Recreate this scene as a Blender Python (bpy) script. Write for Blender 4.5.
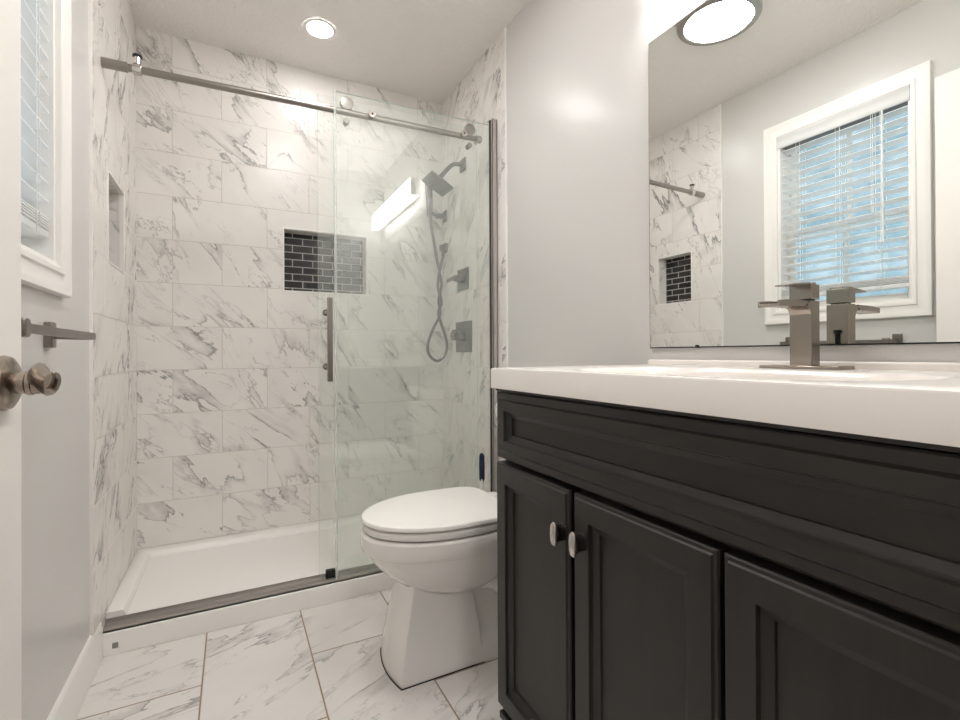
import bpy, bmesh, math, random
from mathutils import Vector, Matrix
random.seed(7)
PI = math.pi
scene = bpy.context.scene
for o in list(bpy.data.objects):
    bpy.data.objects.remove(o, do_unlink=True)
col = scene.collection

# ------------------------------------------------------------------ camera
XL, XW, XR, YB, ZC = -0.382, -0.389, 1.093, 2.581, 2.44
cam_data = bpy.data.cameras.new('camera')
cam = bpy.data.objects.new('camera', cam_data)
col.objects.link(cam)
cam_data.sensor_width = 36.0
cam_data.lens = 476.08 / 960 * 36.0
cam_data.shift_y = -(360 - 352.125) / 960
cam_data.clip_start = 0.01
yaw, pitch, roll = 0.47786, 0.0035, -0.0048
r0 = Vector((math.cos(yaw), -math.sin(yaw), 0)); f0 = Vector((math.sin(yaw), math.cos(yaw), 0)); u0 = Vector((0, 0, 1))
f1 = f0 * math.cos(pitch) + u0 * math.sin(pitch); u1 = u0 * math.cos(pitch) - f0 * math.sin(pitch)
r2 = r0 * math.cos(roll) + u1 * math.sin(roll); u2 = u1 * math.cos(roll) - r0 * math.sin(roll)
cam.matrix_world = Matrix(((r2.x, u2.x, -f1.x, 0), (r2.y, u2.y, -f1.y, 0), (r2.z, u2.z, -f1.z, 0.9732), (0, 0, 0, 1)))
scene.camera = cam

# ------------------------------------------------------------------ render look
vs = scene.view_settings
vs.view_transform = 'Standard'; vs.look = 'None'; vs.gamma = 1.0; vs.use_curve_mapping = False
vs.exposure = 1.32
cy = scene.cycles
cy.use_denoising = True
try: cy.denoiser = 'OPENIMAGEDENOISE'
except Exception: pass
cy.max_bounces = 14; cy.diffuse_bounces = 6; cy.glossy_bounces = 6; cy.transparent_max_bounces = 24
cy.sample_clamp_indirect = 6.0

L_BAR, L_CEIL, L_CAN, L_HALL_FILL, L_SKY = 7.5, 20.0, 36.0, 19.0, 0.44

# ------------------------------------------------------------------ world (daylight outside the window)
world = bpy.data.worlds.new('daylight'); scene.world = world
world.use_nodes = True
wn = world.node_tree; wn.nodes.clear()
wo = wn.nodes.new('ShaderNodeOutputWorld'); wb = wn.nodes.new('ShaderNodeBackground')
wt = wn.nodes.new('ShaderNodeTexCoord'); wz = wn.nodes.new('ShaderNodeTexNoise'); wr = wn.nodes.new('ShaderNodeValToRGB')
wz.inputs['Scale'].default_value = 24; wz.inputs['Detail'].default_value = 4
wr.color_ramp.elements[0].position = 0.36; wr.color_ramp.elements[0].color = (0.34, 0.54, 0.66, 1)
wr.color_ramp.elements[1].position = 0.66; wr.color_ramp.elements[1].color = (0.66, 0.84, 0.97, 1)
wn.links.new(wt.outputs['Generated'], wz.inputs['Vector']); wn.links.new(wz.outputs['Fac'], wr.inputs['Fac'])
wn.links.new(wr.outputs['Color'], wb.inputs['Color'])
wsx = wn.nodes.new('ShaderNodeSeparateXYZ'); wmr = wn.nodes.new('ShaderNodeMapRange'); wmr.interpolation_type = 'SMOOTHSTEP'
wn.links.new(wt.outputs['Generated'], wsx.inputs[0]); wn.links.new(wsx.outputs[1], wmr.inputs[0])     # the sky is brighter towards +y
for i_, v_ in enumerate((0.55, 0.9, L_SKY, L_SKY * 5.0)): wmr.inputs[i_ + 1].default_value = v_
wn.links.new(wmr.outputs[0], wb.inputs['Strength'])
wn.links.new(wb.outputs[0], wo.inputs[0])

# ------------------------------------------------------------------ material helpers
def srgb(r, g, b):
    f = lambda c: (c / 255 / 12.92) if c / 255 <= 0.04045 else ((c / 255 + 0.055) / 1.055) ** 2.4
    return (f(r), f(g), f(b), 1)

class NT:
    def __init__(self, name):
        self.m = bpy.data.materials.new(name); self.m.use_nodes = True
        self.t = self.m.node_tree; self.t.nodes.clear()
        self.out = self.t.nodes.new('ShaderNodeOutputMaterial')
    def n(self, typ, **props):
        nd = self.t.nodes.new(typ)
        for k, v in props.items(): setattr(nd, k, v)
        return nd
    def set(self, sock, v):
        if isinstance(v, bpy.types.NodeSocket): self.t.links.new(v, sock)
        else: sock.default_value = v
    def math(self, op, a, b=None, c=None, clamp=False):
        nd = self.n('ShaderNodeMath', operation=op, use_clamp=clamp)
        self.set(nd.inputs[0], a)
        if b is not None: self.set(nd.inputs[1], b)
        if c is not None: self.set(nd.inputs[2], c)
        return nd.outputs[0]
    def smooth(self, v, lo, hi, a=0.0, b=1.0):
        nd = self.n('ShaderNodeMapRange', interpolation_type='SMOOTHSTEP')
        self.set(nd.inputs[0], v)
        for i, x in enumerate((lo, hi, a, b)): self.set(nd.inputs[i + 1], x)
        return nd.outputs[0]
    def xyz(self, x, y, z):
        nd = self.n('ShaderNodeCombineXYZ')
        for i, v in enumerate((x, y, z)): self.set(nd.inputs[i], v)
        return nd.outputs[0]
    def pos(self):
        g = self.n('ShaderNodeNewGeometry'); s = self.n('ShaderNodeSeparateXYZ')
        self.t.links.new(g.outputs['Position'], s.inputs[0]); return s.outputs
    def noise(self, vec, scale, detail=4, rough=0.55, dist=0.0):
        nd = self.n('ShaderNodeTexNoise'); self.set(nd.inputs['Vector'], vec)
        nd.inputs['Scale'].default_value = scale; nd.inputs['Detail'].default_value = detail
        nd.inputs['Roughness'].default_value = rough; nd.inputs['Distortion'].default_value = dist
        return nd.outputs['Fac']
    def mix(self, f, a, b):
        nd = self.n('ShaderNodeMix', data_type='RGBA')
        self.set(nd.inputs[0], f); self.set(nd.inputs[6], a); self.set(nd.inputs[7], b)
        return nd.outputs[2]
    def bump(self, h, strength, dist=0.001):
        nd = self.n('ShaderNodeBump'); nd.inputs['Strength'].default_value = strength
        nd.inputs['Distance'].default_value = dist; self.set(nd.inputs['Height'], h); return nd.outputs[0]
    def bsdf(self, color, rough, metal=0.0, normal=None, spec=None, coat=None):
        b = self.n('ShaderNodeBsdfPrincipled')
        self.set(b.inputs['Base Color'], color); self.set(b.inputs['Roughness'], rough)
        b.inputs['Metallic'].default_value = metal
        if spec is not None: b.inputs['Specular IOR Level'].default_value = spec
        if coat is not None: b.inputs['Coat Weight'].default_value = coat; b.inputs['Coat Roughness'].default_value = 0.1
        if normal is not None: self.t.links.new(normal, b.inputs['Normal'])
        return b.outputs[0]
    def done(self, sh):
        self.t.links.new(sh, self.out.inputs[0]); return self.m

def plain(name, c, rough=0.5, metal=0.0, nscale=None, nstr=0.1, ndist=0.001, var=0.0, spec=None, coat=None):
    k = NT(name)
    g = k.n('ShaderNodeTexCoord').outputs['Object']
    color = c
    if var:
        f = k.noise(g, 9, 3)
        color = k.mix(f, tuple(x * (1 - var) for x in c[:3]) + (1,), tuple(min(1, x * (1 + var)) for x in c[:3]) + (1,))
    nrm = k.bump(k.noise(g, nscale, 3), nstr, ndist) if nscale else None
    return k.done(k.bsdf(color, rough, metal, nrm, spec, coat))

def emit(name, c, s):
    k = NT(name); e = k.n('ShaderNodeEmission'); e.inputs[0].default_value = c; e.inputs[1].default_value = s
    return k.done(e.outputs[0])

def marble(name, ax, w, h, u0, v0, off, grout, gw=0.0026, rough=0.26, vein=1.0, seed=0.0, base=srgb(236, 232, 228), ang=0.85, grain_u=True, shift_axis='u'):
    """running bond of marble-look tiles; ax = (u axis, v axis) in world axes"""
    k = NT(name); p = k.pos(); U, V = (k.math('ADD', p[0], p[1]), k.math('ADD', p[2], p[1])) if ax is None else (p[ax[0]], p[ax[1]])
    if shift_axis == 'u':
        row = k.math('FLOOR', k.math('DIVIDE', k.math('SUBTRACT', V, v0), h))
        odd = k.math('FLOORED_MODULO', row, 2.0)
        uu = k.math('SUBTRACT', k.math('SUBTRACT', U, u0), k.math('MULTIPLY', odd, off))
        cx = k.math('FLOOR', k.math('DIVIDE', uu, w)); cyy = row
        fu = k.math('SUBTRACT', uu, k.math('MULTIPLY', cx, w)); fv = k.math('SUBTRACT', k.math('SUBTRACT', V, v0), k.math('MULTIPLY', row, h))
    else:
        c_ = k.math('FLOOR', k.math('DIVIDE', k.math('SUBTRACT', U, u0), w))
        odd = k.math('FLOORED_MODULO', c_, 2.0)
        vv = k.math('SUBTRACT', k.math('SUBTRACT', V, v0), k.math('MULTIPLY', odd, off))
        cyy = k.math('FLOOR', k.math('DIVIDE', vv, h)); cx = c_
        fv = k.math('SUBTRACT', vv, k.math('MULTIPLY', cyy, h)); fu = k.math('SUBTRACT', k.math('SUBTRACT', U, u0), k.math('MULTIPLY', c_, w))
    du = k.math('MINIMUM', fu, k.math('SUBTRACT', w, fu)); dv = k.math('MINIMUM', fv, k.math('SUBTRACT', h, fv))
    edge = k.math('MINIMUM', du, dv)
    g = k.smooth(edge, gw * 0.35, gw * 0.75, 1.0, 0.0)
    wn_ = k.n('ShaderNodeTexWhiteNoise', noise_dimensions='3D'); k.set(wn_.inputs['Vector'], k.xyz(cx, cyy, seed))
    sp = k.n('ShaderNodeSeparateColor'); k.set(sp.inputs[0], wn_.outputs['Color'])
    r1, r2_, r3 = sp.outputs
    # rotated, stretched vein space with a random offset for each tile
    th = k.math('MULTIPLY_ADD', r3, 0.5, ang - 0.25)
    cs, sn = k.math('COSINE', th), k.math('SINE', th)
    a = k.math('ADD', k.math('SUBTRACT', k.math('MULTIPLY', fu, cs), k.math('MULTIPLY', fv, sn)), k.math('MULTIPLY', r1, 40.0))
    b = k.math('ADD', k.math('ADD', k.math('MULTIPLY', fu, sn), k.math('MULTIPLY', fv, cs)), k.math('MULTIPLY', r2_, 40.0))
    vec = k.xyz(k.math('MULTIPLY', a, 1.5), k.math('MULTIPLY', b, 5.0), r1)
    n1 = k.noise(vec, 1.0, 9, 0.56, 0.35)
    d1 = k.math('ABSOLUTE', k.math('SUBTRACT', n1, 0.5))
    mask = k.smooth(k.noise(k.xyz(a, b, 5.0), 4.0, 2), 0.42, 0.62)
    main = k.math('MULTIPLY', k.smooth(d1, 0.0, 0.011, 1.0, 0.0), k.math('MULTIPLY_ADD', mask, 0.75, 0.25))
    blot = k.math('MULTIPLY', k.smooth(k.math('SUBTRACT', n1, 0.5), 0.0, 0.070, 1.0, 0.0), k.smooth(k.math('SUBTRACT', n1, 0.5), -0.006, 0.0, 0.0, 1.0))
    blot = k.math('MULTIPLY', blot, mask)
    n2 = k.noise(k.xyz(k.math('MULTIPLY', a, 2.6), k.math('MULTIPLY', b, 8.0), 9.0), 1.0, 8, 0.6, 0.5)
    fine = k.math('MULTIPLY', k.smooth(k.math('ABSOLUTE', k.math('SUBTRACT', n2, 0.5)), 0.0, 0.009, 1.0, 0.0), k.smooth(k.noise(k.xyz(a, b, 2.0), 5.0, 2), 0.45, 0.62))
    cloud = k.smooth(k.noise(k.xyz(a, b, 7.0), 5.0, 4), 0.35, 0.75)
    c = k.mix(k.math('MULTIPLY', cloud, 0.14 * vein), base, srgb(188, 184, 180))
    c = k.mix(k.math('MULTIPLY', blot, 0.42 * vein, clamp=True), c, srgb(150, 147, 144))
    c = k.mix(k.math('MULTIPLY', main, 0.62 * vein, clamp=True), c, srgb(112, 110, 108))
    c = k.mix(k.math('MULTIPLY', fine, 0.55 * vein, clamp=True), c, srgb(120, 117, 114))
    c = k.mix(g, c, grout)
    rg = k.math('MULTIPLY_ADD', g, 0.6, rough)
    nrm = k.bump(k.smooth(edge, gw * 0.3, gw * 1.2), 0.5, 0.0012)
    return k.done(k.bsdf(c, rg, 0.0, nrm))

def mosaic(name, ax, u0, v0):
    k = NT(name); p = k.pos(); U, V = p[ax[0]], p[ax[1]]
    br = k.n('ShaderNodeTexBrick', offset=0.5, squash=1.0)
    k.set(br.inputs['Vector'], k.xyz(k.math('SUBTRACT', U, u0), k.math('SUBTRACT', V, v0), 0.0))
    br.inputs['Color1'].default_value = srgb(26, 24, 25); br.inputs['Color2'].default_value = srgb(40, 37, 38); br.inputs['Mortar'].default_value = srgb(186, 182, 178)
    br.inputs['Scale'].default_value = 1.0; br.inputs['Mortar Size'].default_value = 0.0024; br.inputs['Mortar Smooth'].default_value = 0.1
    br.inputs['Bias'].default_value = 0.0; br.inputs['Brick Width'].default_value = 0.102; br.inputs['Row Height'].default_value = 0.0375
    n = k.noise(k.xyz(U, V, p[3 - ax[0] - ax[1]]), 60, 5)
    c = k.mix(k.smooth(n, 0.62, 0.75), br.outputs['Color'], srgb(70, 66, 66))
    rg = k.math('MULTIPLY_ADD', br.outputs['Fac'], 0.5, 0.25)
    return k.done(k.bsdf(c, rg, 0, k.bump(k.math('SUBTRACT', 1.0, br.outputs['Fac']), 0.5, 0.0015)))

def clear_glass(name, tint, film=0.0, filmcol=(0.86, 0.91, 0.88, 1)):
    """thin clear sheet: tinted transmission, Schlick reflection, a faint water film"""
    k = NT(name)
    tr = k.n('ShaderNodeBsdfTransparent'); tr.inputs[0].default_value = tint
    gl = k.n('ShaderNodeBsdfGlossy'); gl.inputs['Roughness'].default_value = 0.0; gl.inputs[0].default_value = (1, 1, 1, 1)
    g = k.n('ShaderNodeNewGeometry'); d = k.n('ShaderNodeVectorMath', operation='DOT_PRODUCT')
    k.set(d.inputs[0], g.outputs['Normal']); k.set(d.inputs[1], g.outputs['Incoming'])
    ct = k.math('ABSOLUTE', d.outputs['Value'])
    fr = k.math('MULTIPLY_ADD', k.math('POWER', k.math('SUBTRACT', 1.0, ct), 5.0), 0.95, 0.045)
    body = tr.outputs[0]
    if film:
        df = k.n('ShaderNodeBsdfDiffuse'); df.inputs[0].default_value = filmcol
        mx = k.n('ShaderNodeMixShader'); mx.inputs[0].default_value = film
        k.set(mx.inputs[1], body); k.set(mx.inputs[2], df.outputs[0]); body = mx.outputs[0]
    m2 = k.n('ShaderNodeMixShader'); k.set(m2.inputs[0], fr); k.set(m2.inputs[1], body); k.set(m2.inputs[2], gl.outputs[0])
    return k.done(m2.outputs[0])

def wood(name, c1, c2, axis):
    k = NT(name); p = k.pos()
    s = [55.0, 55.0, 55.0]; s[axis] = 3.5
    v = k.xyz(*[k.math('MULTIPLY', p[i], s[i]) for i in range(3)])
    n1 = k.noise(v, 1.0, 6, 0.65, 0.6)
    s2 = [9.0, 9.0, 9.0]; s2[axis] = 2.0
    n2 = k.noise(k.xyz(*[k.math('MULTIPLY', p[i], s2[i]) for i in range(3)]), 1.0, 3, 0.5, 1.5)
    c = k.mix(k.smooth(n1, 0.3, 0.7), c1, c2)
    c = k.mix(k.math('MULTIPLY', k.smooth(n2, 0.45, 0.7), 0.35), c, tuple(x * 1.5 for x in c2[:3]) + (1,))
    return k.done(k.bsdf(c, k.math('MULTIPLY_ADD', n1, 0.2, 0.33), 0, k.bump(n1, 0.12, 0.0005), 0.5))

def brushed(name, c, rough, axis=2):
    k = NT(name); p = k.pos(); s = [900.0, 900.0, 900.0]; s[axis] = 25.0
    n = k.noise(k.xyz(*[k.math('MULTIPLY', p[i], s[i]) for i in range(3)]), 1.0, 2)
    return k.done(k.bsdf(c, k.math('MULTIPLY_ADD', n, 0.16, rough - 0.08), 1.0, k.bump(n, 0.08, 0.0003)))

GROUT = srgb(206, 198, 190)
M = {}
M['marble_back'] = marble('marble_tile_back', (0, 2), 0.396, 0.1984, -0.048, 0.1129, -0.199, GROUT, seed=1.0, ang=0.85)
M['marble_left'] = marble('marble_tile_left', (1, 2), 0.396, 0.1984, 2.185, 0.1129, 0.198, GROUT, seed=2.0, ang=-1.05, vein=1.35)
M['marble_right'] = marble('marble_tile_right', (1, 2), 0.396, 0.1984, 2.105, 0.1129, 0.198, GROUT, seed=3.0, ang=0.95)
M['marble_trim'] = marble('marble_trim', (1, 2), 0.30, 0.60, 1.75, 0.1129, 0.15, GROUT, seed=4.0, vein=1.1, ang=0.6)
M['marble_lining'] = marble('marble_lining', None, 0.6, 0.9, 0.1, 0.2, 0.3, GROUT, seed=6.0)
M['marble_floor'] = marble('marble_tile_floor', (0, 1), 0.308, 0.616, -0.393, 1.013, -0.300, srgb(150, 128, 104), gw=0.004, rough=0.13, seed=8.0, ang=-0.35, vein=0.95, base=srgb(226, 222, 218), shift_axis='v')
M['mosaic_back'] = mosaic('dark_mosaic_back', (0, 2), 0.225, 1.285)
M['mosaic_left'] = mosaic('dark_mosaic_left', (1, 2), 2.0, 1.285)
M['paint'] = plain('grey_wall_paint', srgb(211, 209, 206), 0.27, nscale=160, nstr=0.12, ndist=0.002, spec=0.5)
M['ceil'] = plain('ceiling_texture', srgb(240, 236, 232), 0.75, nscale=60, nstr=0.9, ndist=0.008)
M['white'] = plain('white_trim_paint', srgb(240, 237, 233), 0.35, nscale=40, nstr=0.02)
M['doorp'] = plain('white_door_paint', srgb(238, 234, 229), 0.45, nscale=60, nstr=0.03)
M['acrylic'] = plain('white_acrylic', srgb(240, 237, 233), 0.22, nscale=6, nstr=0.01)
M['ceramic'] = plain('white_ceramic', srgb(238, 235, 231), 0.10, nscale=4, nstr=0.01, coat=0.4)
M['seatp'] = plain('white_seat_plastic', srgb(242, 240, 236), 0.22, nscale=5, nstr=0.01)
M['solid'] = plain('white_solid_surface', srgb(240, 235, 230), 0.16, nscale=8, nstr=0.01)
M['nickel'] = brushed('brushed_nickel', srgb(196, 190, 184), 0.34)
M['nickel_y'] = brushed('brushed_nickel_bar', srgb(142, 136, 130), 0.32, 1)
M['nickel_x'] = brushed('brushed_nickel_rail', srgb(188, 184, 180), 0.38, 0)
M['rail'] = brushed('brushed_rail_tube', srgb(158, 152, 146), 0.32, 0)
M['steel'] = brushed('shower_steel', srgb(112, 111, 109), 0.30)
M['lever'] = brushed('satin_nickel_lever', srgb(158, 147, 136), 0.24)
M['channel'] = plain('satin_channel', srgb(190, 184, 180), 0.45, 0.35, nscale=200, nstr=0.03)
M['faucet'] = plain('faucet_nickel', srgb(160, 151, 141), 0.24, 1.0, nscale=500, nstr=0.06, var=0.14)
M['polished'] = plain('polished_nickel', srgb(205, 200, 195), 0.12, 1.0, nscale=30, nstr=0.02)
M['rubber'] = plain('black_rubber', srgb(22, 22, 22), 0.6, nscale=50, nstr=0.05)
M['void'] = plain('dark_recess', srgb(14, 13, 12), 0.8, nscale=50, nstr=0.05)
M['wood_v'] = wood('espresso_wood_upright', srgb(29, 25, 22), srgb(39, 34, 30), 2)
M['wood_h'] = wood('espresso_wood_level', srgb(29, 25, 22), srgb(39, 34, 30), 1)
M['mirror'] = plain('mirror_silver', (0.92, 0.935, 0.915, 1), 0.0, 1.0)
M['glass_fixed'] = clear_glass('fixed_panel_glass', (0.985, 0.996, 0.988, 1), 0.04)
M['glass_door'] = clear_glass('sliding_door_glass', (0.988, 0.996, 0.990, 1), 0.035)
M['vinyl'] = clear_glass('clear_vinyl_seal', (0.97, 0.98, 0.975, 1), 0.30, (0.86, 0.88, 0.87, 1))
M['pane'] = clear_glass('window_glass', (0.97, 0.99, 0.99, 1), 0.0)
M['glass_edge'] = plain('polished_glass_edge', srgb(200, 216, 208), 0.2, nscale=80, nstr=0.02)
_k = NT('white_blind_slat')
_d = _k.bsdf(srgb(250, 250, 249), 0.4); _t = _k.n('ShaderNodeBsdfTranslucent'); _t.inputs[0].default_value = srgb(246, 247, 247)
_m = _k.n('ShaderNodeMixShader'); _m.inputs[0].default_value = 0.38; _k.set(_m.inputs[1], _d); _k.set(_m.inputs[2], _t.outputs[0])
M['blind'] = _k.done(_m.outputs[0])
M['cord'] = plain('white_cord', srgb(235, 233, 228), 0.7, nscale=200, nstr=0.1)
M['navy'] = plain('navy_plastic', srgb(28, 40, 66), 0.35, nscale=60, nstr=0.02)
M['bristle'] = plain('white_bristle', srgb(225, 225, 222), 0.8, nscale=300, nstr=0.5)
M['grey'] = plain('grey_cap', srgb(130, 126, 122), 0.5, nscale=100, nstr=0.2)
M['ring'] = brushed('fixture_ring', srgb(168, 165, 160), 0.35)
M['halfloor'] = wood('hall_floor_boards', srgb(120, 98, 78), srgb(150, 126, 102), 1)
M['e_bar'] = emit('vanity_light_glow', (1, 0.975, 0.955, 1), L_BAR)
M['e_ceil'] = emit('ceiling_light_glow', (1, 0.98, 0.965, 1), L_CEIL)
M['e_can'] = emit('recessed_light_glow', (1, 0.97, 0.945, 1), L_CAN)
M['e_hall_fill'] = emit('hall_fill_glow', (1, 0.975, 0.955, 1), L_HALL_FILL)

# ------------------------------------------------------------------ mesh builder
def perp(d):
    d = d.normalized(); a = Vector((0, 0, 1)) if abs(d.z) < 0.9 else Vector((1, 0, 0))
    u = d.cross(a).normalized(); return u, d.cross(u).normalized()

ORG = {}
class MB:
    def __init__(self): self.v, self.f, self.mi = [], [], []
    def add(self, vs_, fs, mi=0):
        b = len(self.v); self.v += [Vector(x) for x in vs_]
        for f in fs: self.f.append([b + i for i in f]); self.mi.append(mi)
        return self
    def box(self, x0, x1, y0, y1, z0, z1, mi=0):
        return self.add([(x0, y0, z0), (x1, y0, z0), (x1, y1, z0), (x0, y1, z0), (x0, y0, z1), (x1, y0, z1), (x1, y1, z1), (x0, y1, z1)],
                        [(0, 3, 2, 1), (4, 5, 6, 7), (0, 1, 5, 4), (1, 2, 6, 5), (2, 3, 7, 6), (3, 0, 4, 7)], mi)
    def obox(self, c, ax, hs, mi=0):
        c = Vector(c); a, b, d = [Vector(x).normalized() * h for x, h in zip(ax, hs)]
        v = [c + i * a + j * b + k * d for k in (-1, 1) for i, j in ((-1, -1), (1, -1), (1, 1), (-1, 1))]
        return self.add(v, [(0, 3, 2, 1), (4, 5, 6, 7), (0, 1, 5, 4), (1, 2, 6, 5), (2, 3, 7, 6), (3, 0, 4, 7)], mi)
    def loft(self, rings, cap0=True, cap1=True, closed=True, mi=0):
        n = len(rings[0]); vs_ = [p for r in rings for p in r]; fs = []
        for i in range(len(rings) - 1):
            for j in range(n if closed else n - 1):
                k = (j + 1) % n
                fs.append((i * n + j, i * n + k, (i + 1) * n + k, (i + 1) * n + j))
        if cap0: fs.append(tuple(range(n))[::-1])
        if cap1: fs.append(tuple((len(rings) - 1) * n + j for j in range(n)))
        return self.add(vs_, fs, mi)
    def cyl(self, p0, p1, r, r2=None, seg=24, mi=0):
        p0, p1 = Vector(p0), Vector(p1); u, w = perp(p1 - p0); r2 = r if r2 is None else r2
        ring = lambda p, q: [p + q * (math.cos(2 * PI * i / seg) * u + math.sin(2 * PI * i / seg) * w) for i in range(seg)]
        return self.loft([ring(p0, r), ring(p1, r2)], mi=mi)
    def lathe(self, p0, d, prof, seg=32, mi=0):
        p0, d = Vector(p0), Vector(d).normalized(); u, w = perp(d)
        rings = [[p0 + d * h + max(r, 1e-5) * (math.cos(2 * PI * i / seg) * u + math.sin(2 * PI * i / seg) * w) for i in range(seg)] for r, h in prof]
        return self.loft(rings, mi=mi)
    def tube(self, pts, r, seg=12, mi=0):
        pts = [Vector(p) for p in pts]; rings = []; u = None
        for i, p in enumerate(pts):
            d = (pts[min(i + 1, len(pts) - 1)] - pts[max(i - 1, 0)]).normalized()
            if u is None: u, w = perp(d)
            else: u = (u - d * u.dot(d)).normalized(); w = d.cross(u).normalized()
            rr = r[i] if isinstance(r, (list, tuple)) else r
            rings.append([p + rr * (math.cos(2 * PI * j / seg) * u + math.sin(2 * PI * j / seg) * w) for j in range(seg)])
        return self.loft(rings, mi=mi)
    def strip(self, pts, wid, thick, up, mi=0):
        """rectangular section swept along pts; wid along 'up', thick along the side"""
        pts = [Vector(p) for p in pts]; up = Vector(up).normalized(); rings = []
        for i, p in enumerate(pts):
            d = (pts[min(i + 1, len(pts) - 1)] - pts[max(i - 1, 0)]).normalized(); s = d.cross(up).normalized()
            a = wid[i] if isinstance(wid, (list, tuple)) else wid
            t = thick[i] if isinstance(thick, (list, tuple)) else thick
            rings.append([p + up * a / 2 + s * t / 2, p + up * a / 2 - s * t / 2, p - up * a / 2 - s * t / 2, p - up * a / 2 + s * t / 2])
        return self.loft(rings, mi=mi)
    def panel(self, x, y0, y1, z0, z1, prof, back=0.018):
        """framed panel facing -x; prof = [(inset, depth)] from the outer edge inwards"""
        rings = [[(x + back, y0, z0), (x + back, y1, z0), (x + back, y1, z1), (x + back, y0, z1)]]
        for i, d in prof:
            rings.append([(x + d, y0 + i, z0 + i), (x + d, y1 - i, z0 + i), (x + d, y1 - i, z1 - i), (x + d, y0 + i, z1 - i)])
        return self.loft(rings)
    def build(self, name, mats, parent=None, base=None, bevel=0.0, seg=2, sharp=35, smooth=True):
        if not isinstance(mats, (list, tuple)): mats = [mats]
        if parent is not None: org = ORG[parent.name]
        elif base is not None: org = Vector(base)
        else:
            xs = [[v[i] for v in self.v] for i in range(3)]
            org = Vector(((min(xs[0]) + max(xs[0])) / 2, (min(xs[1]) + max(xs[1])) / 2, min(xs[2])))
        me = bpy.data.meshes.new(name)
        me.from_pydata([tuple(v - org) for v in self.v], [], self.f)
        for m in mats: me.materials.append(m)
        for p, i in zip(me.polygons, self.mi): p.material_index = i
        bm = bmesh.new(); bm.from_mesh(me); bmesh.ops.recalc_face_normals(bm, faces=bm.faces); bm.to_mesh(me); bm.free()
        if smooth:
            me.polygons.foreach_set('use_smooth', [True] * len(me.polygons)); me.set_sharp_from_angle(angle=math.radians(sharp))
        o = bpy.data.objects.new(name, me); col.objects.link(o)
        if parent is not None: o.parent = parent
        else: o.location = org
        ORG[o.name] = org
        if bevel:
            b = o.modifiers.new('bevel', 'BEVEL'); b.width = bevel; b.segments = seg; b.limit_method = 'ANGLE'; b.angle_limit = math.radians(40)
        return o

def tag(o, label=None, cat=None, group=None, kind=None):
    if label: o['label'] = label
    if cat: o['category'] = cat
    if group: o['group'] = group
    if kind: o['kind'] = kind
    return o
def thing(name, label, cat, loc, group=None):
    o = bpy.data.objects.new(name, None); o.empty_display_size = 0.05; col.objects.link(o); o.location = loc
    ORG[o.name] = Vector(loc); return tag(o, label, cat, group)
def struct(mb, name, mats, **kw):
    o = mb.build(name, mats, base=(0, 0, 0), **kw); o['kind'] = 'structure'; return o
def arc(c, a, b, t0, t1, n):
    c, a, b = Vector(c), Vector(a), Vector(b)
    return [c + a * math.cos(t0 + (t1 - t0) * i / n) + b * math.sin(t0 + (t1 - t0) * i / n) for i in range(n + 1)]
def catmull(P, n=8):
    P = [Vector(p) for p in P]; out = []
    for i in range(len(P) - 1):
        a, b, c, d = P[max(i - 1, 0)], P[i], P[i + 1], P[min(i + 2, len(P) - 1)]
        for j in range(n):
            t = j / n
            out.append(0.5 * ((2 * b) + (c - a) * t + (2 * a - 5 * b + 4 * c - d) * t * t + (-a + 3 * b - 3 * c + d) * t ** 3))
    return out + [P[-1]]

# ================================================================== SETTING
YF = 0.04            # inner face of the wall the camera looks in through
TY = 1.835           # where the shower tile starts on the side walls
NB = (0.228, 0.645, 1.298, 1.609)     # niche in the back wall  x0 x1 z0 z1
NL = (2.044, 2.304, 1.301, 1.608)     # niche in the left wall  y0 y1 z0 z1
ND, NDL = 0.088, 0.075
WIN = (0.947, 1.506, 1.190, 2.105)    # window opening y0 y1 z0 z1

struct(MB().box(XW - 0.13, XR + 0.1, YF - 0.13, YB + 0.12, -0.08, 0), 'floor', M['marble_floor'])
struct(MB().box(XW - 0.13, XR + 0.1, YF - 0.13, YB + 0.12, ZC, ZC + 0.08), 'ceiling', M['ceil'])

# back wall with a niche
mb = MB()
x0, x1, z0, z1 = NB
mb.box(XL - 0.012, x0, YB, YB + 0.12, 0, ZC).box(x1, XR + 0.1, YB, YB + 0.12, 0, ZC).box(x0, x1, YB, YB + 0.12, 0, z0).box(x0, x1, YB, YB + 0.12, z1, ZC)
wall_back = struct(mb, 'wall_back', M['marble_back'], smooth=False)
mb = MB().box(x0, x1, YB + ND, YB + 0.119, z0, z1)
mb.build('niche_mosaic', M['mosaic_back'], wall_back)
e = 0.002
LN = 0.0007
mb = MB().box(x0, x0 + LN, YB + 0.019, YB + ND, z0, z1).box(x1 - LN, x1, YB + 0.019, YB + ND, z0, z1).box(x0, x1, YB + 0.019, YB + ND, z0, z0 + LN).box(x0, x1, YB + 0.019, YB + ND, z1 - LN, z1)
mb.build('niche_lining', M['marble_lining'], wall_back, smooth=False)
mb = MB().box(x0 - 0.008, x0 + 0.001, YB - e, YB + 0.02, z0 - 0.008, z1 + 0.008).box(x1 - 0.001, x1 + 0.008, YB - e, YB + 0.02, z0 - 0.008, z1 + 0.008)
mb.box(x0, x1, YB - e, YB + 0.02, z0 - 0.008, z0 + 0.001).box(x0, x1, YB - e, YB + 0.02, z1 - 0.001, z1 + 0.008)
tag(mb.build('niche_edging', M['white'], wall_back, bevel=0.002), 'white edging around the niche')

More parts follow.
